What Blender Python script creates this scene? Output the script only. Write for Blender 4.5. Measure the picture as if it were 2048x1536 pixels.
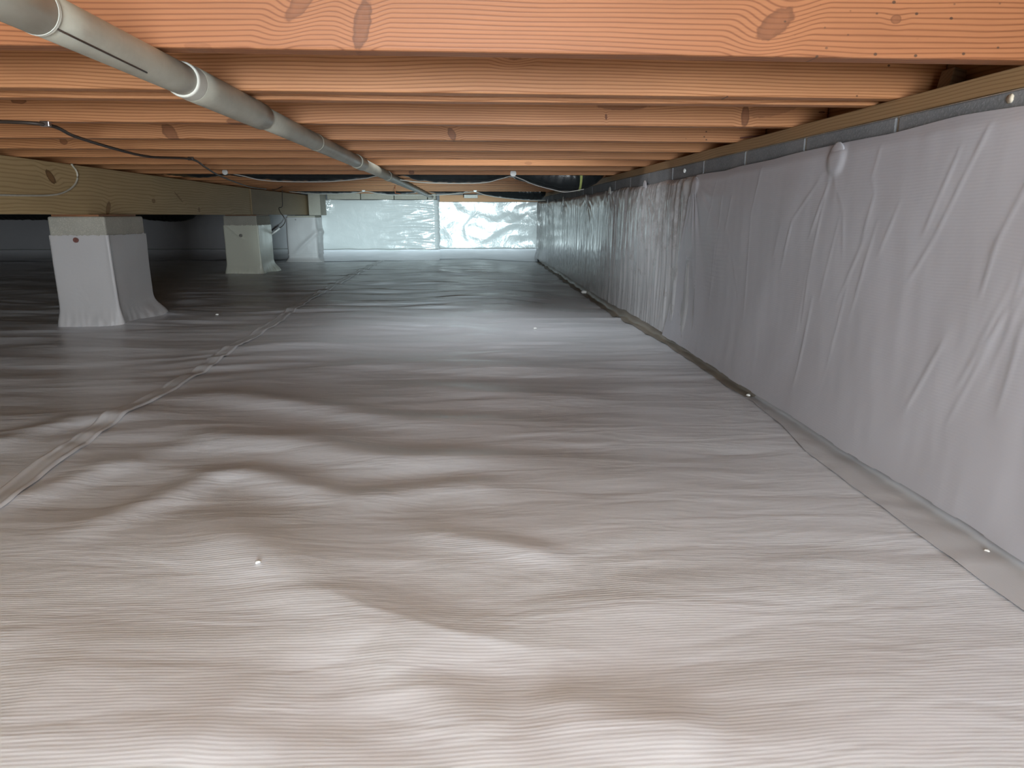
import bpy, math, random
import numpy as np
from mathutils import Vector, Matrix, Euler

for o in list(bpy.data.objects):
    bpy.data.objects.remove(o)
SC = bpy.context.scene
COL = SC.collection
rad = math.radians

# ------------------------------------------------------------------ camera, light, exposure
CZ = 0.555
PITCH = math.atan(340 / 1400)
YAW = math.atan(87 * math.cos(PITCH) / 1400)
cam = bpy.data.cameras.new('camera')
cam.sensor_width = 36.0
cam.lens = 1400 / 2048 * 36
cam.clip_start = 0.02
camo = bpy.data.objects.new('camera', cam)
COL.objects.link(camo)
camo.location = (0, 0, CZ)
camo.rotation_euler = (math.pi / 2 - PITCH, 0, -YAW)
SC.camera = camo

world = bpy.data.worlds.new('world')
SC.world = world
world.use_nodes = True
world.node_tree.nodes['Background'].inputs[0].default_value = (0.55, 0.62, 0.7, 1)
world.node_tree.nodes['Background'].inputs[1].default_value = 0.3

def lamp(name, kind, loc, target, power, color, **kw):
    l = bpy.data.lights.new(name, kind)
    l.energy = power
    l.color = color
    for k, v in kw.items():
        setattr(l, k, v)
    o = bpy.data.objects.new(name, l)
    COL.objects.link(o)
    o.location = loc
    d = Vector(target) - Vector(loc)
    o.rotation_euler = d.to_track_quat('-Z', 'Y').to_euler()
    return o

# daylight through the open access hatch behind the camera
lamp('hatch_daylight', 'AREA', (0.05, -2.62, 0.42), (0.05, 3.0, 0.36), 108, (0.86, 0.945, 1.0),
     shape='RECTANGLE', size=0.95, size_y=0.55)
# added fill light behind the camera, tilted down to brighten the near floor
lamp('floor_fill', 'AREA', (-0.05, -0.75, 0.765), (-0.05, 0.60, 0.0), 13.0, (0.86, 0.93, 1.0),
     shape='RECTANGLE', size=0.40, size_y=0.12)
# a hand torch shone down the length of the crawl space
torch = lamp('hand_torch', 'SPOT', (0.16, -0.35, 0.40), (-0.60, 9.0, 0.27), 2100, (0.74, 0.95, 1.0),
     shadow_soft_size=0.035, spot_size=rad(26), spot_blend=1.0)
torch.scale = (1.0, 0.42, 1.0)      # a slot-shaped beam, wider than high
# added fill light hidden between the seventh and eighth joists, brightening the mid floor
lamp('bay_fill', 'AREA', (0.10, 3.42, 0.985), (0.10, 3.42, 0.0), 3.0, (0.86, 0.95, 1.0),
     shape='RECTANGLE', size=0.90, size_y=0.22, spread=rad(150))

SC.view_settings.view_transform = 'Standard'
SC.view_settings.look = 'None'
SC.view_settings.exposure = 0.30
SC.view_settings.gamma = 1.0
SC.view_settings.use_curve_mapping = False

# ------------------------------------------------------------------ noise
_rng = np.random.RandomState(7)
_P = _rng.permutation(512)
_G = _rng.normal(size=(512, 2))
_G /= np.linalg.norm(_G, axis=1)[:, None]

def pn(x, y, seed=0):
    x = np.asarray(x, float) + seed * 17.31
    y = np.asarray(y, float) + seed * 9.77
    xi = np.floor(x).astype(int); yi = np.floor(y).astype(int)
    xf = x - xi; yf = y - yi
    def g(ix, iy, dx, dy):
        h = _P[(_P[ix & 511] + iy) & 511]
        v = _G[h]
        return v[..., 0] * dx + v[..., 1] * dy
    u = xf * xf * xf * (xf * (xf * 6 - 15) + 10)
    w = yf * yf * yf * (yf * (yf * 6 - 15) + 10)
    a = g(xi, yi, xf, yf); b = g(xi + 1, yi, xf - 1, yf)
    c = g(xi, yi + 1, xf, yf - 1); d = g(xi + 1, yi + 1, xf - 1, yf - 1)
    return 1.4 * ((a + u * (b - a)) * (1 - w) + (c + u * (d - c)) * w)

def ridge(x, y, seed=0):
    return 1 - 2 * np.abs(pn(x, y, seed))

def sstep(a, b, x):
    t = np.clip((np.asarray(x, float) - a) / (b - a), 0, 1)
    return t * t * (3 - 2 * t)

# ------------------------------------------------------------------ mesh helpers
def mesh_obj(name, verts, faces, mat=None, parent=None, smooth=False, loc=None):
    """one mesh object; with loc, the vertices are given in world space and re-based on loc"""
    v = np.asarray(verts, float)
    if loc is not None:
        v = v - np.asarray(loc, float)
    me = bpy.data.meshes.new(name)
    me.from_pydata(v.tolist(), [], [list(map(int, f)) for f in faces])
    if smooth:
        me.polygons.foreach_set('use_smooth', [True] * len(me.polygons))
    me.update()
    o = bpy.data.objects.new(name, me)
    COL.objects.link(o)
    if loc is not None:
        o.location = loc
    if mat:
        me.materials.append(mat)
    if parent:
        o.parent = parent
        if loc is not None:
            o.location = Vector(loc) - parent.location
        elif parent.location.length > 0:
            o.location = -parent.location
    return o

def grid_obj(name, X, Y, Z, mat=None, parent=None, flip=False):
    n, m = X.shape
    me = bpy.data.meshes.new(name)
    co = np.stack([X, Y, Z], -1).reshape(-1, 3)
    i = np.arange(n - 1)[:, None] * m + np.arange(m - 1)[None, :]
    q = np.stack([i, i + 1, i + m + 1, i + m], -1).reshape(-1, 4)
    if flip:
        q = q[:, ::-1]
    me.vertices.add(n * m)
    me.vertices.foreach_set('co', co.ravel())
    me.loops.add(q.size)
    me.polygons.add(len(q))
    me.loops.foreach_set('vertex_index', q.ravel().astype(np.int32))
    me.polygons.foreach_set('loop_start', (np.arange(len(q)) * 4).astype(np.int32))
    me.polygons.foreach_set('loop_total', np.full(len(q), 4, np.int32))
    me.polygons.foreach_set('use_smooth', np.ones(len(q), bool))
    me.update(calc_edges=True)
    me.validate()
    o = bpy.data.objects.new(name, me)
    COL.objects.link(o)
    if mat:
        me.materials.append(mat)
    if parent:
        o.parent = parent
        o.location = -parent.location
    return o

def box_vf(a, b, bev=0.0):
    """box from corner a to corner b, with chamfered long edges when bev > 0 (all 12 edges)"""
    x0, y0, z0 = a; x1, y1, z1 = b
    if bev <= 0:
        v = [(x0, y0, z0), (x1, y0, z0), (x1, y1, z0), (x0, y1, z0), (x0, y0, z1), (x1, y0, z1), (x1, y1, z1), (x0, y1, z1)]
        f = [(3, 2, 1, 0), (4, 5, 6, 7), (0, 1, 5, 4), (1, 2, 6, 5), (2, 3, 7, 6), (3, 0, 4, 7)]
        return v, f
    import bmesh
    bm = bmesh.new()
    v, f = box_vf(a, b)
    vs = [bm.verts.new(p) for p in v]
    for q in f:
        bm.faces.new([vs[k] for k in q])
    bmesh.ops.bevel(bm, geom=list(bm.edges), offset=bev, segments=2, affect='EDGES', profile=0.5)
    bm.verts.index_update()
    v = [tuple(p.co) for p in bm.verts]
    f = [[p.index for p in q.verts] for q in bm.faces]
    bm.free()
    return v, f

def box(name, a, b, mat, parent=None, bev=0.0, rotz=0.0, centre=None):
    c = [(a[k] + b[k]) / 2 for k in range(3)]
    v, f = box_vf([a[k] - c[k] for k in range(3)], [b[k] - c[k] for k in range(3)], bev)
    me = bpy.data.meshes.new(name)
    me.from_pydata(v, [], f)
    me.materials.append(mat)
    o = bpy.data.objects.new(name, me)
    COL.objects.link(o)
    o.location = c
    o.rotation_euler = (0, 0, rotz)
    if parent:
        o.parent = parent
        o.location = Vector(c) - parent.location
    return o

def spline(pts, n=8):
    """Catmull-Rom through pts"""
    p = [Vector(q) for q in pts]
    p = [p[0] * 2 - p[1]] + p + [p[-1] * 2 - p[-2]]
    out = []
    for k in range(1, len(p) - 2):
        for t in range(n):
            t = t / n
            out.append(0.5 * ((2 * p[k]) + (p[k + 1] - p[k - 1]) * t + (2 * p[k - 1] - 5 * p[k] + 4 * p[k + 1] - p[k + 2]) * t * t
                              + (3 * p[k] - p[k - 1] - 3 * p[k + 1] + p[k + 2]) * t ** 3))
    out.append(p[-2])
    return out

def tube_vf(path, r, seg=10, cap=True):
    """r: number or function(index, angle) """
    n = len(path)
    V, F = [], []
    up = Vector((0, 0, 1))
    for i, p in enumerate(path):
        t = (path[min(i + 1, n - 1)] - path[max(i - 1, 0)]).normalized()
        ref = up if abs(t.z) < 0.9 else Vector((0, 1, 0))
        a = t.cross(ref).normalized(); b = a.cross(t)
        for k in range(seg):
            th = 2 * math.pi * k / seg
            rr = r(i, th) if callable(r) else r
            V.append(p + a * (rr * math.cos(th)) + b * (rr * math.sin(th)))
    for i in range(n - 1):
        for k in range(seg):
            k2 = (k + 1) % seg
            F.append((i * seg + k, i * seg + k2, (i + 1) * seg + k2, (i + 1) * seg + k))
    if cap:
        F.append(tuple(range(seg - 1, -1, -1)))
        F.append(tuple((n - 1) * seg + k for k in range(seg)))
    return [tuple(v) for v in V], F

def tube(name, path, r, mat, parent=None, seg=10, cap=True):
    v, f = tube_vf(path, r, seg, cap)
    return mesh_obj(name, v, f, mat, parent, smooth=True, loc=tuple(path[0]))

def empty(name, loc):
    o = bpy.data.objects.new(name, None)
    o.empty_display_size = 0.1
    COL.objects.link(o)
    o.location = loc
    return o

def tag(o, label=None, cat=None, group=None, kind=None):
    if label: o['label'] = label
    if cat: o['category'] = cat
    if group: o['group'] = group
    if kind: o['kind'] = kind
    return o

def struct(o):
    o['kind'] = 'structure'
    return o

# ------------------------------------------------------------------ materials
class NT:
    def __init__(self, name, rough=0.5, spec=0.5):
        self.m = bpy.data.materials.new(name)
        self.m.use_nodes = True
        self.t = self.m.node_tree
        self.b = self.t.nodes['Principled BSDF']
        self.b.inputs['Roughness'].default_value = rough
        self.b.inputs['Specular IOR Level'].default_value = spec
        tc = self.t.nodes.new('ShaderNodeTexCoord')
        self.obj = tc.outputs['Object']
    def n(self, typ, **kw):
        nd = self.t.nodes.new(typ)
        for k, v in kw.items():
            setattr(nd, k, v)
        return nd
    def put(self, sock, val):
        if isinstance(val, bpy.types.NodeSocket):
            self.t.links.new(val, sock)
        else:
            sock.default_value = val
    def math(self, op, a, b=0.0, c=None, clamp=False):
        nd = self.n('ShaderNodeMath', operation=op, use_clamp=clamp)
        self.put(nd.inputs[0], a); self.put(nd.inputs[1], b)
        if c is not None: self.put(nd.inputs[2], c)
        return nd.outputs[0]
    def mapping(self, scale=(1, 1, 1), loc=(0, 0, 0), rot=(0, 0, 0), vec=None, typ='POINT'):
        nd = self.n('ShaderNodeMapping', vector_type=typ)
        self.put(nd.inputs['Vector'], vec or self.obj)
        nd.inputs['Scale'].default_value = scale
        nd.inputs['Location'].default_value = loc
        nd.inputs['Rotation'].default_value = rot
        return nd.outputs[0]
    def noise(self, vec, scale=1.0, detail=2.0, rough=0.5, dist=0.0):
        nd = self.n('ShaderNodeTexNoise')
        self.put(nd.inputs['Vector'], vec)
        nd.inputs['Scale'].default_value = scale
        nd.inputs['Detail'].default_value = detail
        nd.inputs['Roughness'].default_value = rough
        nd.inputs['Distortion'].default_value = dist
        return nd.outputs['Fac']
    def ramp(self, fac, stops):
        nd = self.n('ShaderNodeValToRGB')
        self.put(nd.inputs[0], fac)
        e = nd.color_ramp.elements
        while len(e) < len(stops): e.new(0.5)
        for s, (p, c) in zip(e, stops):
            s.position = p; s.color = (*c, 1)
        return nd.outputs[0]
    def rng(self, v, a, b, c=0.0, d=1.0, smooth=False):
        nd = self.n('ShaderNodeMapRange')
        if smooth: nd.interpolation_type = 'SMOOTHSTEP'
        self.put(nd.inputs['Value'], v)
        nd.inputs['From Min'].default_value = a; nd.inputs['From Max'].default_value = b
        nd.inputs['To Min'].default_value = c; nd.inputs['To Max'].default_value = d
        return nd.outputs[0]
    def mix(self, fac, a, b, blend='MIX'):
        nd = self.n('ShaderNodeMix', data_type='RGBA', blend_type=blend)
        self.put(nd.inputs[0], fac)
        self.put(nd.inputs[6], (*a, 1) if isinstance(a, tuple) else a)
        self.put(nd.inputs[7], (*b, 1) if isinstance(b, tuple) else b)
        return nd.outputs[2]
    def bump(self, h, strength=0.3, dist=0.002, normal=None):
        nd = self.n('ShaderNodeBump')
        nd.inputs['Strength'].default_value = strength
        nd.inputs['Distance'].default_value = dist
        self.put(nd.inputs['Height'], h)
        if normal: self.put(nd.inputs['Normal'], normal)
        return nd.outputs[0]
    def base(self, c):
        self.put(self.b.inputs['Base Color'], (*c, 1) if isinstance(c, tuple) else c)
    def nrm(self, s):
        self.put(self.b.inputs['Normal'], s)
    def xyz(self, vec=None):
        nd = self.n('ShaderNodeSeparateXYZ')
        self.put(nd.inputs[0], vec or self.obj)
        return nd.outputs

def wood(name, light, dark, knotc, knots=(), specks=None, ring=0.011, rough=0.5, seed=0.0, stain=None, axis='X', warp=0.006):
    """knots: (x, z, half_w, half_h, angle_deg, ring_bulge, darkness) in the board's own x-z plane.
    axis='Y' is for a board whose length runs along y"""
    t = NT(name, rough, 0.35)
    vec = t.obj
    if axis == 'Y':
        c = t.xyz(vec)
        cb = t.n('ShaderNodeCombineXYZ')
        t.put(cb.inputs[0], c[1]); t.put(cb.inputs[1], c[0]); t.put(cb.inputs[2], c[2])
        vec = cb.outputs[0]
    c = t.xyz(vec)
    low = t.noise(t.mapping((1.3, 6, 6), (seed, seed * 2, 0), vec=vec), 1.0, 2)
    mid = t.noise(t.mapping((5, 14, 20), (seed * 3, 0, seed), vec=vec), 1.0, 2)
    z = t.math('ADD', c[2], t.math('MULTIPLY', t.math('SUBTRACT', low, 0.5), warp * 8))
    z = t.math('ADD', z, t.math('MULTIPLY', t.math('SUBTRACT', mid, 0.5), warp * 0.7))
    mask = None; rimm = None
    for (kx, kz, hw, hh, ang, bulge, dk) in knots:
        mp = t.mapping((hw, 1e4, hh), (kx, 0, kz), (0, rad(-ang), 0), vec, 'TEXTURE')
        ln = t.n('ShaderNodeVectorMath', operation='LENGTH')
        t.put(ln.inputs[0], mp)
        ln = ln.outputs['Value']
        if bulge:
            fall = t.rng(ln, 0.4, 3.2, 1.0, 0.0, True)
            z = t.math('ADD', z, t.math('MULTIPLY', fall, bulge))
        jag = t.noise(t.mapping((90, 90, 90), (kx, 0, kz), vec=vec), 1.0, 3)
        e = t.math('ADD', ln, t.math('MULTIPLY', t.math('SUBTRACT', jag, 0.5), 0.5))
        mk = t.math('MULTIPLY', t.rng(e, 0.85, 1.05, 1.0, 0.0, True), dk)
        rm = t.math('MULTIPLY', t.rng(e, 0.45, 0.98, 0.0, 1.0, True), mk)
        mask = mk if mask is None else t.math('MAXIMUM', mask, mk)
        rimm = rm if rimm is None else t.math('MAXIMUM', rimm, rm)
    y2 = t.math('MULTIPLY', c[1], 0.6)
    ph = t.math('MULTIPLY', t.math('ADD', z, y2), 2 * math.pi / ring)
    s = t.math('MULTIPLY_ADD', t.math('SINE', ph), 0.5, 0.5)
    s = t.math('POWER', s, 4.0)
    fib = t.noise(t.mapping((9, 300, 420), (0, seed, 0), vec=vec), 1.0, 3, 0.6)
    tone = t.noise(t.mapping((2.2, 8, 9), (seed * 5, 0, 3), vec=vec), 1.0, 3)
    f = t.math('ADD', t.math('MULTIPLY', s, 0.85), t.math('MULTIPLY', t.math('SUBTRACT', fib, 0.45), 0.6), clamp=True)
    col = t.mix(f, light, dark)
    col = t.mix(t.rng(tone, 0.3, 0.75, 0.0, 0.30), col, tuple(0.72 * q for q in dark))
    if stain:
        col = t.mix(stain[1], col, stain[0])
    if mask is not None:
        kn = t.noise(t.mapping((60, 60, 60), (seed, 1, 2), vec=vec), 1.0, 3)
        kc = t.mix(kn, tuple(0.9 * q for q in knotc), tuple(1.5 * q for q in knotc))
        kc = t.mix(t.math('MULTIPLY', rimm, 0.8), kc, tuple(0.45 * q for q in knotc))
        col = t.mix(mask, col, kc)
    if specks:
        x0, x1, dens = specks
        vo = t.n('ShaderNodeTexVoronoi')
        t.put(vo.inputs['Vector'], t.mapping((46, 0, 60), (seed, 0, seed), vec=vec))
        vo.inputs['Scale'].default_value = 1.0
        sp = t.rng(vo.outputs['Distance'], 0.10, 0.16, 1.0, 0.0)
        area = t.rng(t.noise(t.mapping((7, 1, 18), (seed, 0, 5), vec=vec), 1.0, 1), 0.62 - dens, 0.66 - dens)
        span = t.math('MULTIPLY', t.math('GREATER_THAN', c[0], x0), t.math('LESS_THAN', c[0], x1))
        col = t.mix(t.math('MULTIPLY', t.math('MULTIPLY', sp, area), t.math('MULTIPLY', span, 0.85)), col, (0.05, 0.03, 0.02))
    t.base(col)
    t.nrm(t.bump(t.math('ADD', s, fib), 0.12, 0.0008))
    return t.m

def plastic(name, col=(0.72, 0.70, 0.70), rough=0.34, rib='y', mott=None, spec=0.5, fine=0.25, wr=None, ripples=1.0):
    """woven-reinforced white sheet. rib: axis across which the reinforcing ribs repeat"""
    t = NT(name, rough, spec)
    c = t.xyz()
    v = c['xyz'.index(rib)]
    jit = t.noise(t.mapping((6, 6, 6)), 1.0, 1)
    ph = t.math('MULTIPLY', t.math('ADD', v, t.math('MULTIPLY', jit, 0.02)), 2 * math.pi / 0.006)
    rb = t.math('MULTIPLY_ADD', t.math('SINE', ph), 0.5, 0.5)
    brk = t.noise(t.mapping((60, 200, 60) if rib == 'y' else (200, 60, 60)), 1.0, 2)
    h = t.math('MULTIPLY', rb, brk)
    n1 = t.bump(h, fine, 0.0012)
    if ripples:
        sc = (3.5, 13, 13) if rib == 'y' else (10, 10, 10)
        rp = t.noise(t.mapping(sc), 1.0, 3, 0.55, 0.4)
        n1 = t.bump(rp, 0.22 * ripples, 0.02, n1)
    t.nrm(n1)
    tone = t.noise(t.mapping((1.5, 2.5, 2.5)), 1.0, 3)
    cc = t.mix(t.rng(tone, 0.3, 0.7), tuple(0.93 * q for q in col), col)
    # thin printed weave: slightly denser lines in the sheet
    cc = t.mix(t.math('MULTIPLY', h, 0.06), cc, (0.45, 0.44, 0.44))
    if mott:
        cc = mott(t, cc)
    t.base(cc)
    rr = t.noise(t.mapping((4, 4, 4), (3, 3, 3)), 1.0, 3)
    t.put(t.b.inputs['Roughness'], t.rng(rr, 0.3, 0.7, rough * 0.85, rough * 1.2))
    return t.m

ORANGE = (0.385, 0.158, 0.068); ORDARK = (0.20, 0.070, 0.028); KNOT = (0.16, 0.060, 0.026)
TAN = (0.66, 0.365, 0.175); TANDARK = (0.40, 0.19, 0.075)
JC = 0.909            # height of a joist's centre (it spans .787 to 1.031)
def kj(x, z, hw, hh, ang=0, bulge=0.0, dk=0.8, cx=-0.46):
    return (x - cx, z - JC, hw, hh, ang, bulge, dk)

M_floor = plastic('floor_sheet_white', (0.755, 0.765, 0.805), 0.335, 'y', spec=0.55, fine=0.20, ripples=1.1)
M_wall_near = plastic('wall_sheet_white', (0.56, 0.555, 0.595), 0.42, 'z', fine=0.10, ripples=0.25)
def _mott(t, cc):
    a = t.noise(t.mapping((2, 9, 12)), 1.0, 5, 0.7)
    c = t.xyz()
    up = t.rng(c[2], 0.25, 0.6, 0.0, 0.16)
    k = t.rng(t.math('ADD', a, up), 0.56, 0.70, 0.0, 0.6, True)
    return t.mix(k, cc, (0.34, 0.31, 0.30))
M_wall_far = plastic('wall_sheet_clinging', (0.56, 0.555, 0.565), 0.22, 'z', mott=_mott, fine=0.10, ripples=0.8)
M_back = plastic('back_sheet_white', (0.70, 0.73, 0.73), 0.20, 'z', spec=0.7, fine=0.05, ripples=0.8)
M_pier = plastic('pier_sheet_white', (0.58, 0.56, 0.56), 0.45, 'z', fine=0.06, ripples=0.5)
M_tape = plastic('seam_tape_white', (0.73, 0.735, 0.76), 0.40, 'x', fine=0.03, ripples=0.4)
M_strip = plastic('edge_strip_grey', (0.62, 0.62, 0.64), 0.42, 'x', fine=0.03, ripples=0.5)
M_strip_dark = plastic('edge_strip_brown', (0.34, 0.30, 0.25), 0.42, 'x', fine=0.03, ripples=0.6)

def concrete(name, col, dark):
    t = NT(name, 0.9, 0.2)
    a = t.noise(t.mapping((7, 7, 7)), 1.0, 5, 0.65)
    g = t.noise(t.mapping((160, 160, 160)), 1.0, 3, 0.7)
    cc = t.mix(t.rng(a, 0.3, 0.7), dark, col)
    cc = t.mix(t.rng(g, 0.5, 0.75, 0.0, 0.6), cc, tuple(1.5 * q for q in col))
    sm = t.noise(t.mapping((9, 9, 16), (4, 1, 2)), 1.0, 4, 0.6)
    cc = t.mix(t.rng(sm, 0.62, 0.72, 0.0, 0.55), cc, (0.48, 0.46, 0.45))
    t.base(cc)
    t.nrm(t.bump(t.math('ADD', g, a), 0.5, 0.002))
    return t.m
M_block = concrete('block_grey', (0.27, 0.275, 0.285), (0.19, 0.195, 0.205))
M_mortar = concrete('mortar_beige', (0.56, 0.49, 0.40), (0.42, 0.37, 0.30))
M_cap = concrete('cap_block', (0.46, 0.44, 0.38), (0.38, 0.36, 0.31))
M_soil = concrete('soil', (0.17, 0.11, 0.07), (0.11, 0.07, 0.045))

def plain(name, col, rough=0.5, metal=0.0, nz=40, spec=0.5):
    t = NT(name, rough, spec)
    t.b.inputs['Metallic'].default_value = metal
    a = t.noise(t.mapping((nz, nz, nz)), 1.0, 3)
    t.base(t.mix(t.rng(a, 0.3, 0.7), tuple(0.85 * q for q in col), col))
    t.nrm(t.bump(a, 0.15, 0.001))
    return t.m
def pvc():
    t = NT('pvc_grey_white', 0.42, 0.4)
    a = t.noise(t.mapping((14, 9, 14)), 1.0, 5, 0.65)
    b = t.noise(t.mapping((60, 30, 60), (2, 2, 2)), 1.0, 3)
    cc = t.mix(t.rng(a, 0.35, 0.68), (0.44, 0.435, 0.365), (0.34, 0.325, 0.265))
    cc = t.mix(t.rng(b, 0.62, 0.72, 0, 0.35), cc, (0.33, 0.29, 0.24))
    t.base(cc)
    t.nrm(t.bump(b, 0.05, 0.001))
    return t.m
M_pvc = pvc()
M_pvc_new = plain('pvc_white_lip', (0.62, 0.62, 0.55), 0.6, nz=20)
M_duct = plain('duct_black_film', (0.018, 0.022, 0.024), 0.24, nz=25, spec=0.7)
M_cable = plain('cable_black', (0.045, 0.03, 0.022), 0.5)
M_cable_w = plain('cable_white', (0.62, 0.58, 0.48), 0.5)
M_strap = plain('strap_grey_white', (0.62, 0.60, 0.55), 0.5)
M_clip = plain('clip_white', (0.85, 0.85, 0.83), 0.3)
M_steel = plain('steel', (0.55, 0.55, 0.55), 0.3, 1.0)
M_rust = plain('rusty_pin', (0.20, 0.075, 0.06), 0.6)
M_copper = plain('hanger_copper', (0.62, 0.20, 0.09), 0.4, 0.3)
M_green = plain('tie_yellow_green', (0.55, 0.62, 0.20), 0.4)
M_black = plain('hatch_frame', (0.10, 0.09, 0.08), 0.7)
M_lap_line = plain('lap_line_grey', (0.30, 0.32, 0.29), 0.6)
M_foam = plain('foam_scrap', (0.86, 0.86, 0.83), 0.6)

# ------------------------------------------------------------------ ground relief (shared by the sheets that lie on it)
RIDGES = [  # crest line, half width, height
    ([(-0.971, 2.139), (-0.773, 2.139), (-0.374, 1.946), (-0.153, 1.834), (0.15, 1.80)], 0.075, 0.016),
    ([(-0.828, 1.594), (-0.651, 1.705), (-0.42, 1.66), (-0.165, 1.537), (0.05, 1.53), (0.2, 1.50)], 0.075, 0.021),
    ([(-0.95, 1.30), (-0.89, 1.373), (-0.821, 1.511), (-0.754, 1.579)], 0.05, 0.012),
    ([(-0.72, 1.16), (-0.626, 1.308), (-0.562, 1.45), (-0.494, 1.467), (-0.309, 1.351), (-0.183, 1.305)], 0.05, 0.016),
    ([(-0.50, 1.30), (-0.413, 1.144), (-0.328, 1.05), (-0.228, 0.952), (-0.132, 0.886), (-0.033, 0.838), (0.066, 0.81)], 0.065, 0.013),
    ([(-0.15, 0.82), (-0.05, 0.726), (-0.006, 0.674), (0.022, 0.60)], 0.05, 0.010),
    ([(-0.25, 1.297), (-0.147, 1.342), (-0.046, 1.362), (0.08, 1.35)], 0.05, 0.012),
    ([(-0.127, 1.16), (0.066, 1.087), (0.164, 1.025)], 0.035, 0.008),
    ([(-0.781, 3.678), (-0.411, 3.604), (-0.153, 3.555), (0.046, 3.267), (0.157, 2.916)], 0.13, 0.020),
    ([(0.058, 0.703), (0.167, 0.663), (0.27, 0.634)], 0.05, 0.010),
    ([(-0.234, 2.269), (0.09, 2.117), (0.467, 2.034)], 0.07, 0.010),
    ([(-1.205, 2.888), (-0.916, 2.925), (-0.519, 3.015)], 0.09, 0.014),
    ([(-1.3, 1.70), (-1.179, 1.745), (-1.087, 1.915), (-0.903, 1.953)], 0.06, 0.014),
    ([(-0.6, 0.75), (-0.4, 0.72), (-0.2, 0.66)], 0.10, 0.014),
    ([(-0.6, 2.55), (-0.2, 2.62), (0.3, 2.52)], 0.09, 0.012),
]
CREASE = [(-0.25, 0.968), (-0.132, 0.889), (-0.033, 0.841), (0.066, 0.812), (0.16, 0.80)]

def seg_dist(X, Y, pts):
    """distance to a polyline and fade towards its ends"""
    best = np.full(X.shape, 9.0); fade = np.zeros(X.shape)
    tot = sum(math.dist(a, b) for a, b in zip(pts, pts[1:]))
    run = 0.0
    for a, b in zip(pts, pts[1:]):
        L = math.dist(a, b)
        dx, dy = (b[0] - a[0]) / L, (b[1] - a[1]) / L
        t = np.clip((X - a[0]) * dx + (Y - a[1]) * dy, 0, L)
        d = np.hypot(X - a[0] - t * dx, Y - a[1] - t * dy)
        s = (run + t) / tot
        fd = np.minimum(1, 4 * np.minimum(s, 1 - s) + 0.15)
        m = d < best
        best = np.where(m, d, best); fade = np.where(m, fd, fade)
        run += L
    return best, fade

def H(X, Y):
    X = np.asarray(X, float); Y = np.asarray(Y, float)
    wx = X + 0.10 * pn(X * 1.3, Y * 1.3, 3); wy = Y + 0.10 * pn(X * 1.1, Y * 1.5, 4)
    z = 0.010 * pn(wx * 1.1, wy * 1.6, 1)
    far = sstep(1.6, 4.0, Y)
    z += (0.0050 + 0.0075 * far) * pn(wx * 1.7, wy * 5.2, 2)
    z += (0.0040 + 0.0035 * far) * ridge(wx * 1.6, wy * 6.3, 5) * (0.4 + pn(wx * 1.2, wy * 1.0, 6))
    z += (0.0011 + 0.0015 * far) * pn(wx * 3.5, wy * 15, 8)
    for pts, w, h in RIDGES:
        x0 = min(p[0] for p in pts) - 4 * w; x1 = max(p[0] for p in pts) + 4 * w
        y0 = min(p[1] for p in pts) - 4 * w; y1 = max(p[1] for p in pts) + 4 * w
        m = (X > x0) & (X < x1) & (Y > y0) & (Y < y1)
        if not m.any(): continue
        d, fd = seg_dist(X[m], Y[m], pts)
        z[m] += (0.75 if pts[0][1] < 1.75 else 0.9) * h * fd * np.exp(-(d / w) ** 2)
    m = (X > -0.5) & (X < 0.4) & (Y > 0.5) & (Y < 1.2)
    if m.any():
        d, fd = seg_dist(X[m], Y[m], CREASE)
        z[m] += 0.0018 * fd * np.exp(-d / 0.009)
    # a slight hollow along the far right wall
    z -= 0.034 * sstep(2.0, 5.0, Y) * sstep(0.2, 0.85, X)
    z *= 1 - 0.65 * sstep(0.55, 0.88, X) * (Y < 2.2) - 0.65 * sstep(0.55, 0.88, X) * (Y >= 2.2) * (1 - sstep(2.2, 4, Y))
    return z

SEAM_Y = [-3, 1.337, 1.429, 1.566, 1.985, 2.14, 2.524, 2.955, 3.479, 4.458, 5.947, 8.01, 9.3]
SEAM_X = [-0.86, -0.926, -0.940, -0.962, -0.982, -0.977, -0.976, -0.987, -1.008, -1.055, -1.073, -1.055, -1.05]
def seam(y):
    return np.interp(y, SEAM_Y, SEAM_X)

# ------------------------------------------------------------------ structure
struct(box('floor', (-6.6, -3.0, -0.40), (1.10, 9.5, -0.10), M_soil))
struct(box('ceiling', (-6.6, -3.0, 1.033), (1.10, 9.5, 1.06),
           wood('subfloor_board', (0.55, 0.38, 0.2), (0.40, 0.25, 0.12), KNOT, seed=9.1)))
wr = struct(empty('wall_right', (0.98, 3.0, -0.10)))
struct(box('wall_right_courses', (0.886, -3.0, -0.30), (1.08, 9.4, 0.545), M_block, wr))
struct(box('mortar_bed', (0.890, -3.0, 0.545), (1.08, 9.4, 0.7515), M_mortar, wr))
JOINT0 = 1.48
rnd = random.Random(4)
proto = None
k0 = -11
for k in range(k0, 20):
    ya = JOINT0 + k * 0.4066 + 0.007; yb = ya + 0.4066 - 0.014
    if yb > 9.38: break
    if proto is None:
        v, f = box_vf((-0.099, -0.1973, -0.0975), (0.099, 0.1973, 0.0975), 0.003)
        proto = mesh_obj('block', v, f, M_block)
        b = proto
    else:
        b = proto.copy(); COL.objects.link(b)
    b.parent = wr
    b.location = Vector((0.984 - rnd.uniform(-0.0015, 0.002), (ya + yb) / 2, 0.652)) - wr.location

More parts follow.
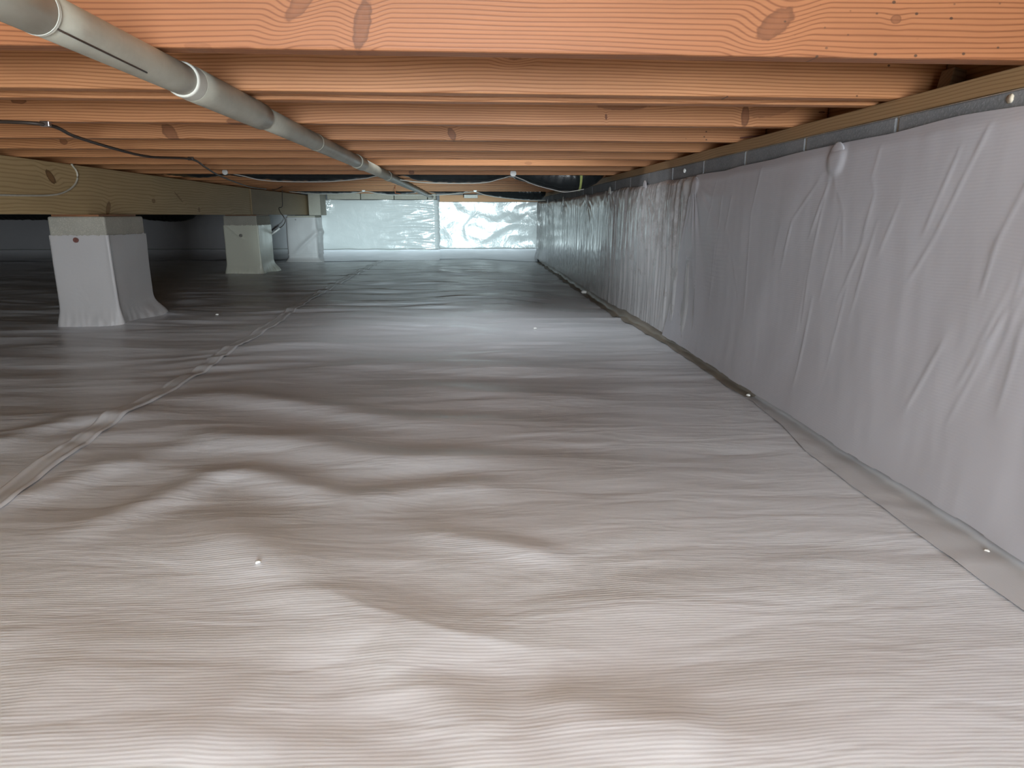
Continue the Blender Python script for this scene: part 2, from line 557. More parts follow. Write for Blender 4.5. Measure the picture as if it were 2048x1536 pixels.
wb = struct(box('wall_back', (-6.6, 9.16, -0.30), (0.9, 9.4, 1.033), M_block))
struct(box('wall_left', (-6.7, -3.0, -0.30), (-6.45, 9.4, 1.06), M_block))
wf = struct(empty('wall_front', (0, -2.8, -0.1)))
for a, b in (((-6.6, -3.0, -0.3), (-0.5, -2.7, 1.06)), ((0.6, -3.0, -0.3), (1.1, -2.7, 1.06)),
             ((-0.5, -3.0, 0.72), (0.6, -2.7, 1.06)), ((-0.5, -3.0, -0.3), (0.6, -2.7, 0.10))):
    struct(box('hatch_surround', a, b, M_block, wf))

# ------------------------------------------------------------------ floor sheets
ys = np.concatenate([np.linspace(-2.65, 0.3, 40), np.linspace(0.31, 2.6, 305, endpoint=False), np.linspace(2.6, 5.2, 200, endpoint=False), np.linspace(5.2, 9.13, 180)])
def sheet(name, left, right, us, lift, mat):
    Yg, Ug = np.meshgrid(ys, us, indexing='ij')
    L = left(Yg); R = right(Yg)
    X = L + (R - L) * Ug
    Z = H(X, Yg) + lift(X, Yg)
    return grid_obj(name, X, Yg, Z, mat, flip=True)
uR = np.linspace(0, 1, 210)
s1 = sheet('floor_liner', lambda y: seam(y) - 0.035 + 0.004 * pn(y * 5, y * 0, 12), lambda y: 0.882 + 0.07 * sstep(2.2, 4.5, y) * 0 + 0 * y, uR,
           lambda x, y: 0.003 + 0 * x, M_floor)
tag(s1, 'wide wrinkled white plastic ground sheet running along the right wall to the far end', 'ground sheet')
uL = 1 - np.linspace(1, 0, 170) ** 1.6
s2 = sheet('floor_liner', lambda y: -6.44 + 0 * y, lambda y: seam(y) + 0.03, uL, lambda x, y: 0 * x, M_floor)
tag(s2, 'white plastic ground sheet left of the taped seam, under the two wrapped piers', 'ground sheet')

yt = np.concatenate([np.arange(0.2, 3, 0.012), np.arange(3, 8.75, 0.025)])
Yg, Ug = np.meshgrid(yt, np.linspace(-1, 1, 17), indexing='ij')
wv = 0.030 * (1 + 0.15 * pn(Yg * 3, Yg * 0, 21))
X = seam(Yg) - 0.004 + Ug * wv + 0.004 * pn(Yg * 4, Yg * 0, 22)
Z = H(X, Yg) + 0.0075 + 0.0028 * pn(Yg * 9, Ug * 1.2, 23) + 0.0022 * np.exp(-((np.abs(Ug) - 0.75) / 0.14) ** 2) - 0.002 * np.abs(Ug) ** 8
tag(grid_obj('seam_tape', X, Yg, Z, M_tape, flip=True), 'long white tape over the lapped seam between the two ground sheets', 'tape')

# edge strip where the ground sheet meets the right wall: light and wide near the camera, thin and brown farther off
yi = [0.2, 0.846, 1.046, 1.244, 1.40, 1.545, 1.75, 2.0, 2.3]
xo = [0.79, 0.782, 0.785, 0.788, 0.793, 0.80, 0.83, 0.848, 0.852]
def strip(name, y0, y1, outer, mat, wobble, top, label):
    yy = np.arange(y0, y1, 0.012)
    prof = np.linspace(0, 1, 9)
    Yg, Ug = np.meshgrid(yy, prof, indexing='ij')
    xo_ = outer(Yg) + wobble * pn(Yg * 5, Yg * 0, 31)
    X = xo_ + (0.879 - xo_) * np.minimum(Ug / 0.7, 1)
    tz = top(Yg)
    Z = H(X, Yg) + 0.006 + np.clip((Ug - 0.7) / 0.3, 0, 1) ** 1.5 * tz + 0.0015 * pn(Yg * 14, Ug * 3, 33)
    return tag(grid_obj(name, X, Yg, Z, mat, flip=True), label, 'edge strip')
strip('edge_strip', 0.2, 2.05, lambda y: np.interp(y, yi, xo), M_strip, 0.004, lambda y: 0.055 + 0 * y,
      'wide pale grey strip on the floor along the near part of the right wall')
strip('edge_strip', 2.05, 8.9, lambda y: 0.845 - 0.012 * sstep(2, 6, y), M_strip_dark, 0.012, lambda y: 0.024 + 0.05 * sstep(2.5, 5, y),
      'narrow olive brown strip along the foot of the right wall farther off')

# ------------------------------------------------------------------ wall sheets
def fan(Y, Z, y0, z0, n, amp, reach, seed):
    dy = Y - y0; dz = z0 - Z
    r = np.hypot(dy, dz) + 1e-6
    th = np.arctan2(dy, np.maximum(dz, 1e-4) + 0.02)
    w = np.exp(-r / reach) * sstep(-0.01, 0.05, dz) * sstep(0.0, 0.05, r)
    return amp * w * (ridge(th * n, r * 1.5, seed))

FASTS = [(1.68, 0.684), (2.735, 0.658), (2.872, 0.657), (3.534, 0.680), (4.415, 0.683), (5.316, 0.660), (6.6, 0.675), (7.9, 0.68)]
def ztop(y):
    return np.interp(y, [0, 1.12, 1.45, 1.71, 2.25, 2.65, 2.80, 3.58, 4.78, 6.5, 9.1], [0.718, 0.718, 0.722, 0.716, 0.711, 0.705, 0.698, 0.696, 0.694, 0.69, 0.70])

# near sheet
crs = []
r2 = random.Random(11)
for k in range(26):
    y0 = r2.uniform(0.7, 2.5); z0 = r2.uniform(0.3, 0.68); crs.append((y0, z0, y0 + r2.uniform(0.02, 0.10), z0 - r2.uniform(0.08, 0.26), r2.uniform(0.0006, 0.0016), r2.uniform(0.003, 0.005)))
for L in ([(1.174, 0.709), (1.221, 0.629), (1.258, 0.562), (1.288, 0.508), (1.347, 0.428)], [(1.757, 0.631), (1.875, 0.539), (1.923, 0.403)],
          [(1.706, 0.623), (1.758, 0.416), (1.775, 0.272)], [(2.104, 0.702), (2.159, 0.552), (2.16, 0.228)], [(1.243, 0.673), (1.29, 0.58), (1.32, 0.516)],
          [(1.50, 0.70), (1.52, 0.63), (1.50, 0.60), (1.53, 0.50)], [(1.405, 0.58), (1.46, 0.47)], [(2.405, 0.552), (2.283, 0.408), (2.214, 0.285)], [(1.124, 0.513), (1.148, 0.412)],
          [(1.477, 0.543), (1.549, 0.318)], [(1.568, 0.408), (1.631, 0.157)], [(1.69, 0.65), (1.62, 0.56), (1.60, 0.45)]):
    for a, b in zip(L, L[1:]):
        crs.append((*a, *b, 0.0013, 0.0032))
yy = np.arange(0.15, 3.16, 0.006)
Yg, Vg = np.meshgrid(yy, np.linspace(0, 1, 130), indexing='ij')
zt = ztop(Yg) + 0.004 * pn(Yg * 3, Yg * 0, 41)
zb = 0.024 + 0.004 * pn(Yg * 4, Yg * 0, 42) + 0.0012 * np.sign(pn(Yg * 9, Yg * 0, 43))
Z = zb + (zt - zb) * Vg
edge = 2.74 + 0.33 * (1 - Vg) + 0.01 * pn(Vg * 6, Vg * 0, 44)      # slanting edge of the near sheet
Y = np.minimum(Yg, 9) * 0 + 0.15 + (Yg - 0.15) / (3.152 - 0.15) * (edge - 0.15)
off = 0.008 + 0.006 * pn(Y * 1.2, Z * 2, 45) + 0.0018 * pn(Y * 5 + Z * 3, Z * 2.2, 46) + 0.0006 * pn(Y * 22, Z * 6, 47)
for (y0, z0, y1, z1, h, w) in crs:
    L = math.hypot(y1 - y0, z1 - z0)
    t = np.clip(((Y - y0) * (y1 - y0) + (Z - z0) * (z1 - z0)) / L ** 2, 0, 1)
    d = np.hypot(Y - y0 - t * (y1 - y0), Z - z0 - t * (z1 - z0))
    off += h * np.exp(-(d / w) ** 2) * (0.25 + 0.75 * np.sin(np.pi * np.clip(t, 0.0, 1)) ** 0.5)
off += np.maximum(fan(Y, Z, 2.735, 0.66, 3.2, 0.007, 0.30, 48), -0.004) + fan(Y, Z, 1.68, 0.684, 2.5, 0.0012, 0.16, 49)
off += 0.0005 * np.sin(Z * 2 * np.pi / 0.014 + 3 * pn(Y * 4, Z * 4, 50)) * sstep(0.45, 0.85, 1 - np.hypot((Y - 2.6) / 0.6, (Z - 0.38) / 0.35))
for (fy, fz) in FASTS[:2]:
    off += 0.006 * np.exp(-(np.hypot(Y - fy, (Z - fz)) / 0.038) ** 6)
off = np.maximum(off, 0.003)
off = off * sstep(0.0, 0.06, 1 - Vg + 0.02) + 0.004
off += 0.014 * (1 - sstep(0.0, 0.25, Vg)) * 0.3
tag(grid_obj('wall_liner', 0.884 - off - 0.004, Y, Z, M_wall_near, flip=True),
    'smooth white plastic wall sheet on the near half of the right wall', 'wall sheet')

# far sheet: taut, creased and clinging
yy = np.concatenate([np.arange(2.66, 4.6, 0.008), np.arange(4.6, 9.16, 0.014)])
Yg, Vg = np.meshgrid(yy, np.linspace(0, 1, 100), indexing='ij')
zt = ztop(Yg) + 0.010 * pn(Yg * 4, Yg * 0, 51)
zb = 0.025 + 0.05 * sstep(2.6, 5, Yg) * 0 - 0.03 * sstep(2.5, 5, Yg) + 0.010 * pn(Yg * 5, Yg * 0, 52) + 0.016
Z = zb + (zt - zb) * Vg
Y = Yg
slant = Y + 0.32 * (Z - 0.4) * 0.35
amp = 0.0092 * (1 - 0.55 * sstep(3.8, 5.0, Y)) + 0.003 * sstep(7.0, 8.6, Y)
amp = amp * (0.6 + 0.9 * sstep(-0.2, 0.5, pn(Y * 0.9, Z * 0.6, 53)))
off = 0.006 + 0.004 * pn(Y * 1.4, Z * 2.0, 54)
off += amp * (0.7 * ridge(slant * 9, Z * 1.1, 55) + 0.5 * ridge(slant * 19, Z * 1.6, 56) + 0.25 * ridge(slant * 40, Z * 2.5, 57))
off += 0.0012 * pn(Y * 16, Z * 20, 58) * sstep(3.8, 4.6, Y)
for k, (fy, fz) in enumerate(FASTS[2:]):
    off += fan(Y, Z, fy, fz, 3.5, 0.008, 0.22, 60 + k)
    off += 0.008 * np.exp(-(np.hypot(Y - fy, Z - fz) / 0.036) ** 4)
off = np.maximum(off, 0.001) * sstep(0.0, 0.05, 1 - Vg + 0.02) + 0.002
off += 0.030 * (1 - sstep(0, 0.22, Vg)) ** 2 * sstep(7.5, 9, Y)
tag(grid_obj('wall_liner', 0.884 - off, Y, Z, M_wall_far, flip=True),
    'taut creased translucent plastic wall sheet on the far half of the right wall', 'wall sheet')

# dome fasteners pressed into the wall sheet
def dome(name, loc, axis, r, h, mat, pinmat, label, group=None, cat='fastener'):
    ax = Vector(axis)
    q = ax.to_track_quat('Z', 'Y').to_matrix()
    V, F = [], []
    prof = [(1.0, 0.0), (1.0, 0.25), (0.93, 0.5), (0.78, 0.66), (0.5, 0.86), (0.22, 0.97), (0.0, 1.0)]
    seg = 20
    for (pr, ph) in prof[:-1]:
        for k in range(seg):
            a = 2 * math.pi * k / seg
            V.append(q @ Vector((r * pr * math.cos(a), r * pr * math.sin(a), h * ph)))
    V.append(q @ Vector((0, 0, h)))
    for i in range(len(prof) - 2):
        for k in range(seg):
            F.append((i * seg + k, i * seg + (k + 1) % seg, (i + 1) * seg + (k + 1) % seg, (i + 1) * seg + k))
    base = (len(prof) - 2) * seg
    for k in range(seg):
        F.append((base + k, base + (k + 1) % seg, len(V) - 1))
    F.append(tuple(range(seg - 1, -1, -1)))
    o = mesh_obj(name, [tuple(v) for v in V], F, mat, smooth=True)
    o.location = loc
    pv, pf = tube_vf([Vector((0, 0, 0)), ax * (h + 0.0015)], r * 0.13, 10)
    mesh_obj('pin', pv, pf, pinmat, None, smooth=False).parent = o
    return tag(o, label, cat, group)
flabels = ['large round fastener alone on the smooth near wall sheet',
           'round fastener at the slanting edge between the two wall sheets',
           'round fastener just beyond the slanting edge, amid bunched creases',
           'round fastener with fanned creases, second beyond the sheet edge',
           'round white fastener on bare block above the mottled part of the wall sheet',
           'round fastener high on the mottled wall sheet, short of the far corner',
           'small fastener on the far wall sheet, second from the corner',
           'small fastener on the far wall sheet, nearest the corner']
for (fy, fz), lb in zip(FASTS, flabels):
    dome('liner_fastener', (0.869, fy, fz), (-1, 0, 0), 0.036, 0.005, M_wall_near if fy < 4 else M_clip, M_steel, lb, 'fasteners along the top of the right wall sheets')

# small daubs on the block above the sheet
def lump(name, loc, r, mat, label, cat, seed, squash=(1, 1, 1)):
    V, F = [], []
    seg, rings = 10, 6
    rr = random.Random(seed)
    for i in range(rings + 1):
        ph = math.pi * i / rings
        for k in range(seg):
            a = 2 * math.pi * k / seg
            s = r * (1 + 0.35 * math.sin(3 * a + seed) * math.sin(ph) + rr.uniform(-0.12, 0.12))
            V.append((s * math.sin(ph) * math.cos(a) * squash[0], s * math.sin(ph) * math.sin(a) * squash[1], s * math.cos(ph) * squash[2]))
    for i in range(rings):
        for k in range(seg):
            F.append((i * seg + k, (i + 1) * seg + k, (i + 1) * seg + (k + 1) % seg, i * seg + (k + 1) % seg))
    o = mesh_obj(name, V, F, mat, smooth=True)
    o.location = loc
    return tag(o, label, cat)
lump('mortar_daub', (0.884, 1.166, 0.738), 0.007, plain('daub_cream', (0.75, 0.66, 0.52), 0.7), 'cream blob stuck on the grey block nearest the camera, under the sill', 'daub', 3, (0.4, 1.2, 1))
c = lump('cable_staple', (0.881, 2.926, 0.726), 0.008, M_clip, 'small white clip on the block above the bunched creases', 'clip', 5, (0.6, 1, 1))

# ------------------------------------------------------------------ back wall sheets
def back_panel(name, path, z0, z1, fn, label, mat=M_back, nz=80):
    """path: list of (x, y, nx, ny) along the panel"""
    P = np.array(path)
    Ug, Vg = np.meshgrid(np.arange(len(P)), np.linspace(0, 1, nz), indexing='ij')
    X = P[:, 0][Ug]; Y = P[:, 1][Ug]; NX = P[:, 2][Ug]; NY = P[:, 3][Ug]
    zt = z1(X); zb = z0(X)
    Z = zb + (zt - zb) * Vg
    o = fn(X, Z, Vg)
    return tag(grid_obj(name, X + NX * o, Y + NY * o, Z, mat), label, 'wall sheet')

def path_left():
    pts = [(x, 8.955, 0, -1) for x in np.linspace(-1.80, -0.43, 150)]
    for a in np.linspace(0, math.pi / 2, 10)[1:]:
        pts.append((-0.43 + 0.05 * math.sin(a), 9.005 - 0.05 * math.cos(a), math.sin(a), -math.cos(a)))
    for y in np.linspace(9.02, 9.10, 8):
        pts.append((-0.38, y, 1, 0))
    return pts
def wr_left(X, Z, V):
    w = 0.010 + 0.006 * pn(X * 2, Z * 4, 70)
    m = sstep(-1.35, -0.7, X)
    w += m * (0.008 * ridge(X * 2.2 + Z * 1.5, Z * 14, 71) + 0.003 * ridge(X * 4, Z * 30, 72)) + (1 - m) * 0.0025 * ridge(X * 2, Z * 6 + X * 2, 73)
    w += 0.006 * np.exp(-((Z - 0.70) / 0.012) ** 2)
    w += 0.010 * np.exp(-(np.hypot(X + 1.74, (Z - 0.66) * 0.8) / 0.07) ** 2) * (1 + ridge(X * 15, Z * 15, 74))
    return np.maximum(w, 0.002) * sstep(0, 0.03, V) + 0.002
back_panel('back_liner', path_left(), lambda x: 0.09 + 0 * x, lambda x: 0.722 + 0.006 * pn(x * 5, x * 0, 75), wr_left,
           'white plastic sheet with bright horizontal creases over the projecting part of the back wall')
def wr_right(X, Z, V):
    w = 0.010 + 0.010 * pn(X * 2.2 + Z * 2.5, Z * 3.5 - X * 1.2, 80) + 0.003 * ridge(X * 3 - Z * 3, Z * 5 + X * 2, 81)
    d = np.abs((Z - 0.27) - 0.55 * (X - 0.25)) * 0.88
    w += 0.003 * np.exp(-(d / 0.035) ** 2) * sstep(-0.05, 0.3, X)
    r = np.hypot(X - 0.16, Z - 0.33)
    w += 0.0022 * np.exp(-((r - 0.20) / 0.03) ** 2) * sstep(0.05, 0.16, 0.16 - X) * sstep(-0.16, 0.0, Z - 0.33 + 0.04)
    return np.maximum(w, 0.002) * sstep(0, 0.03, V) + 0.002
back_panel('back_liner', [(x, 9.12, 0, -1) for x in np.linspace(-0.39, 0.875, 150)], lambda x: 0.09 + 0 * x, lambda x: 0.700 + 0.006 * pn(x * 5, x * 0, 82), wr_right,
           'white plastic sheet with a diagonal fold, right end of the back wall by the corner')
M_back_dim = plastic('back_sheet_shaded', (0.50, 0.50, 0.52), 0.4, 'z', fine=0.05, ripples=0.6)  # darker copy of the back sheet, shade beyond the girder put into its colour
def wr_far(X, Z, V):
    return 0.012 + 0.010 * pn(X * 1.5, Z * 2, 83) + 0.003 * ridge(X * 6, Z * 2, 84)
back_panel('back_liner', [(x, 9.13, 0, -1) for x in np.linspace(-6.44, -2.16, 200)], lambda x: 0.09 + 0 * x, lambda x: 0.70 + 0 * x, wr_far,
           'white plastic sheet, shade painted in, on the back wall beyond the girder and piers', M_back_dim)

# pilaster under the girder end
pil = empty('pilaster', (-1.96, 8.9, 0.0))
tag(pil, 'low plastic wrapped pilaster at the back wall under the far end of the girder', 'pilaster')
box('concrete_core', (-2.13, 8.62, -0.05), (-1.81, 9.15, 0.536), M_cap, pil)
pth = [(-2.145, y, -1, 0) for y in np.linspace(9.1, 8.64, 24)]
for a in np.linspace(0, math.pi / 2, 8):
    pth.append((-2.125 - 0.02 * math.cos(a), 8.625 - 0.02 * math.sin(a), -math.cos(a), -math.sin(a)))
pth += [(x, 8.605, 0, -1) for x in np.linspace(-2.11, -1.84, 40)]
for a in np.linspace(0, math.pi / 2, 8):
    pth.append((-1.82 + 0.02 * math.sin(a), 8.625 - 0.02 * math.cos(a), math.sin(a), -math.cos(a)))
pth += [(-1.80, y, 1, 0) for y in np.linspace(8.65, 8.94, 16)]
P = np.array(pth)
Ug, Vg = np.meshgrid(np.arange(len(P)), np.linspace(0, 1, 50), indexing='ij')
X = P[:, 0][Ug]; Y = P[:, 1][Ug]; Z = -0.01 + Vg * 0.525
o_ = 0.004 + 0.004 * ridge((X * 5 - Z * 4), Z * 3 + X * 3, 90) * sstep(-2.05, -1.9, X) + 0.003 * pn(X * 6, Z * 6, 91)
d = np.abs((Z - 0.10) - 0.85 * (X + 2.08)) * 0.7
o_ += 0.016 * np.exp(-(d / 0.022) ** 2) * sstep(-2.1, -1.95, X)
o_ = np.maximum(o_, 0.001) + 0.05 * (1 - sstep(0.0, 0.16, Vg)) ** 2
o_ += 0.006 * np.exp(-((Z - 0.085) / 0.006) ** 2)
grid_obj('plastic_wrap', X + P[:, 2][Ug] * o_, Y + P[:, 3][Ug] * o_, Z, M_pier, pil)
pv, pf = tube_vf([Vector((-2.03, 8.615, 0.49)), Vector((-2.03, 8.585, 0.49))], 0.008, 10)
mesh_obj('pin', pv, pf, M_steel, pil)

# turned-up skirt of the ground sheet along the back wall
def skirt(name, x0, x1, yw, label, mat=M_floor, n=120, hook=None):
    xs = np.linspace(x0, x1, n)
    Ug, Vg = np.meshgrid(xs, np.linspace(0, 1, 26), indexing='ij')
    top = 0.122 + 0.006 * pn(Ug * 4, Ug * 0, 95)
    a = Vg * math.pi / 2
    reach = 0.26
    Y = yw - reach + reach * np.sin(a) ** 0.9 * (1 - 0.02 * pn(Ug * 6, Vg * 2, 96))
    Zb = H(Ug, np.minimum(Y, 9.1))
    Z = Zb * (1 - Vg) + 0.006 + (1 - np.cos(a)) * top
    Y = Y - 0.006 + 0.006 * pn(Ug * 5, Vg * 3, 97) - 0.016 * sstep(0.93, 1.0, Vg)
    o = tag(grid_obj(name, Ug, Y, Z, mat), label, 'skirt')
    tube('lap_line', [Vector((Ug[i, -1], Y[i, -1], Z[i, -1] + 0.002)) for i in range(0, n, 3)], 0.0045, M_lap_line, o, seg=6)  # thin dark grey line along the skirt's upper edge
    return o
skirt('floor_skirt', -1.83, -0.36, 8.945, 'upturned plastic skirt at the foot of the projecting back wall sheet')
skirt('floor_skirt', -0.42, 0.86, 9.105, 'upturned plastic skirt at the foot of the back wall, ending at the right corner')
skirt('floor_skirt', -6.40, -2.20, 9.11, 'upturned skirt, shade painted in, along the back wall left of the pilaster', M_back_dim)

# bare block course over the projecting sheet, and the block at the girder pocket
cb = empty('wall_back_cap', (-1.1, 9.05, 0.72)); struct(cb)
for k, xa in enumerate((-1.72, -1.312, -0.905, )):
    box('block', (xa, 8.965, 0.728), (xa + 0.398, 9.155, 0.803), M_cap, cb, 0.003)
box('block', (-0.497, 8.965, 0.728), (-0.40, 9.155, 0.803), M_cap, cb, 0.003)
struct(box('trim_1', (-0.36, 9.135, 0.705), (0.88, 9.16, 0.787), wood('sill_back_wood', TAN, TANDARK, KNOT, seed=3.3)))
pb = box('pocket_block', (-1.872, 8.60, 0.540), (-1.735, 8.95, 0.788), M_cap, None, 0.004)
tag(pb, 'grey concrete block standing beside the far end of the girder', 'block')

# ------------------------------------------------------------------ sill and rim on the right wall
M_sill = wood('sill_wood', (0.40, 0.255, 0.13), (0.26, 0.145, 0.062), KNOT, seed=1.7, axis='Y', ring=0.008)
s = box('sill_plate', (0.889, -2.6, 0.7525), (1.03, 9.14, 0.7865), M_sill, None, 0.002)
tag(s, 'long brown timber sill plate lying on top of the right block wall', 'timber')
M_rim = wood('rim_wood', (0.40, 0.23, 0.115), (0.25, 0.125, 0.055), KNOT, seed=5.2, axis='Y', ring=0.010)
s = box('rim_joist', (0.992, -2.6, 0.787), (1.030, 9.14, 1.031), M_rim, None, 0.002)
tag(s, 'dark timber rim board standing on the sill behind the joist ends', 'timber')

# ------------------------------------------------------------------ joists
XA, XB = -2.16, 0.990
JL = [  # y of the near face, rotation deg, label, knots, seed, specks, palette
    (1.115, 0.45, 'nearest joist, orange, with two big dark knots at the very front',
     [(-0.150, 0.822, 0.013, 0.036, -14, 0.010, 0.85), (0.464, 0.832, 0.034, 0.017, 38, 0.016, 0.75), (0.651, 0.842, 0.009, 0.007, 0, 0.003, 0.7), (-0.232, 0.853, 0.012, 0.040, -42, 0.012, 0.7), (-0.385, 0.789, 0.020, 0.006, 0, 0, 0.35)],
     0.3, (1.06, 1.52, 0.20), 0),
    (1.475, 0.9, 'second joist from the front, plain orange, half a doubled pair',
     [(0.10, 0.86, 0.02, 0.01, 20, 0.012, 0.6)], 1.1, (1.1, 1.5, 0.10), 1),
    (1.590, 0.0, 'third joist from the front, close behind the second with only its underside showing',
     [], 2.4, None, 1),
    (1.985, 0.0, 'fourth joist from the front, with a dark stained patch near the sill',
     [(0.417, 0.838, 0.075, 0.011, 0, 0.004, 0.6), (0.374, 0.810, 0.003, 0.008, 5, 0.003, 1.0), (0.835, 0.835, 0.085, 0.020, 12, 0, 0.42), (0.757, 0.815, 0.012, 0.030, 0, 0.006, 0.8), (0.970, 0.826, 0.010, 0.003, 0, 0, 1.0), (-0.590, 0.787, 0.045, 0.011, -8, 0.002, 0.65), (-1.145, 0.836, 0.020, 0.007, 0, 0.002, 0.8)],
     3.2, None, 1),
    (2.400, 0.0, 'fifth joist from the front, with a slanting brown patch left of the pipe',
     [(-0.939, 0.805, 0.020, 0.034, 38, 0.006, 0.7), (-0.050, 0.806, 0.012, 0.022, 25, 0.008, 0.75)],
     4.5, (1.26, 1.42, 0.25), 1),
    (2.785, 0.0, 'sixth joist from the front, with one small round knot at left',
     [(-1.472, 0.813, 0.016, 0.012, -30, 0.008, 0.7)], 5.1, None, 2),
    (3.180, 0.0, 'seventh joist from the front, where the black cable is clipped the second time', [], 6.6, None, 2),
    (3.625, 0.0, 'eighth joist from the front, plain tan, with a pale lower edge', [(0.3, 0.80, 0.02, 0.008, 0, 0.004, 0.4)], 7.7, None, 2),
    (4.015, 0.0, 'ninth joist from the front, in shade, second before the silver clipped duct', [], 8.3, None, 3),
    (4.440, 0.0, 'tenth joist from the front, right before the first black duct', [(-0.34, 0.80, 0.018, 0.012, 0, 0.004, 0.9)], 9.9, None, 2),
    (4.860, 0.0, 'eleventh joist from the front, right behind the first black duct', [], 10.4, None, 2),
    (5.260, 0.0, 'twelfth joist from the front, second behind the first black duct', [], 11.8, None, 2),
    (5.665, 0.0, 'thirteenth joist from the front, third behind the first black duct', [], 12.2, None, 3),
    (6.070, 0.0, 'fourteenth joist from the front, midway between the two black ducts', [], 13.5, None, 2),
    (6.480, 0.0, 'fifteenth joist from the front, fourth before the second black duct', [], 14.9, None, 3),
    (6.885, 0.0, 'sixteenth joist from the front, third before the second black duct', [], 15.5, None, 2),
    (7.285, 0.0, 'seventeenth joist from the front, second before the second black duct', [], 16.3, None, 3),
    (7.690, 0.0, 'eighteenth joist from the front, right before the second black duct', [], 17.4, None, 2),
    (8.100, 0.0, 'nineteenth joist from the front, right behind the second black duct', [], 18.1, None, 2),
    (8.505, 0.0, 'twentieth joist from the front, last before the back wall', [], 19.6, None, 2),
]
PAL = [(ORANGE, ORDARK), ((0.56, 0.262, 0.118), (0.29, 0.108, 0.038)), ((0.56, 0.262, 0.113), (0.31, 0.12, 0.044)), ((0.48, 0.23, 0.10), (0.31, 0.13, 0.05))]
for i, (y, rz, lb, kn, sd, sp, pal) in enumerate(JL):
    cx = (XA + XB) / 2
    m = wood('joist_wood_%d' % i, PAL[pal][0], PAL[pal][1], KNOT, [kj(k[0], k[1], *k[2:], cx=cx) for k in kn], sp, 0.0066 if i < 2 else 0.0072, 0.5, sd)
    j = box('floor_joist', (XA, y, 0.787), (XB, y + 0.038, 1.031), m, None, 0.0035, rad(rz))
    tag(j, lb, 'joist', 'floor joists overhead')

# short blocking piece at the sill end of the second bay
M_cut = wood('offcut_wood', (0.24, 0.15, 0.08), (0.16, 0.09, 0.045), KNOT, seed=2.2)
v, f = box_vf((-0.014, -0.02, -0.022), (0.014, 0.02, 0.022), 0.002)
b = mesh_obj('shim', v, f, M_cut); b.location = (0.962, 1.44, 0.8105); b.rotation_euler = (0, rad(12), 0)
tag(b, 'dark little wood shim upright on the sill before the second joist', 'shim')
n = tube('nail', [Vector((0.90, 2.385, 0.799)), Vector((0.985, 2.385, 0.8085))], 0.002, M_rust, seg=8)
tag(n, 'bent rusty nail sticking out above the sill by the fifth joist', 'nail')

# ------------------------------------------------------------------ girder
OLIVE = (0.62, 0.45, 0.23); OLDARK = (0.44, 0.29, 0.13)
def plank(name, p0, p1, zt0, zt1, h, th, mat, label):
    (x0, y0), (x1, y1) = p0, p1
    L = math.hypot(x1 - x0, y1 - y0)
    v, f = box_vf((-L / 2, 0, -h / 2), (L / 2, th, h / 2), 0.003)
    o = mesh_obj(name, v, f, mat)
    ang = math.atan2(y1 - y0, x1 - x0)
    o.rotation_euler = (0, -math.atan2(zt1 - zt0, L), ang)
    o.location = ((x0 + x1) / 2, (y0 + y1) / 2, (zt0 + zt1) / 2 - h / 2)
    return tag(o, label, 'beam')
# local x of a point on the girder's face: distance from its middle (near end is negative)
G0, G1 = (-1.800, 1.2), (-1.945, 6.60)
gm = (G0[1] + G1[1]) / 2
def kg(y, z, hw, hh, ang, bulge, dk):
    return (y - gm, z - 0.672, hw, hh, ang, bulge, dk)
M_g1 = wood('girder_wood', OLIVE, OLDARK, (0.22, 0.11, 0.04),
            [kg(3.371, 0.720, 0.045, 0.022, -35, 0.016, 0.95), kg(3.878, 0.588, 0.045, 0.022, 50, 0.010, 0.75), kg(4.47, 0.637, 0.028, 0.014, 0, 0.008, 0.7),
             kg(4.88, 0.670, 0.075, 0.008, -25, 0.006, 0.6), kg(5.248, 0.592, 0.022, 0.018, 0, 0.006, 0.7)], None, 0.016, 0.6, 4.4, warp=0.010)
plank('girder', G0, G1, 0.786, 0.777, 0.229, 0.114, M_g1, 'long knotty tan girder plank resting on the two wrapped piers')
M_g2 = wood('girder_wood_dark', (0.40, 0.30, 0.18), (0.28, 0.20, 0.11), KNOT, [], None, 0.014, 0.6, 8.4, warp=0.010)
plank('girder', (-1.936, 6.606), (-1.885, 8.93), 0.776, 0.770, 0.226, 0.114, M_g2, 'dark brown girder plank butted to the tan one, running into the back wall')

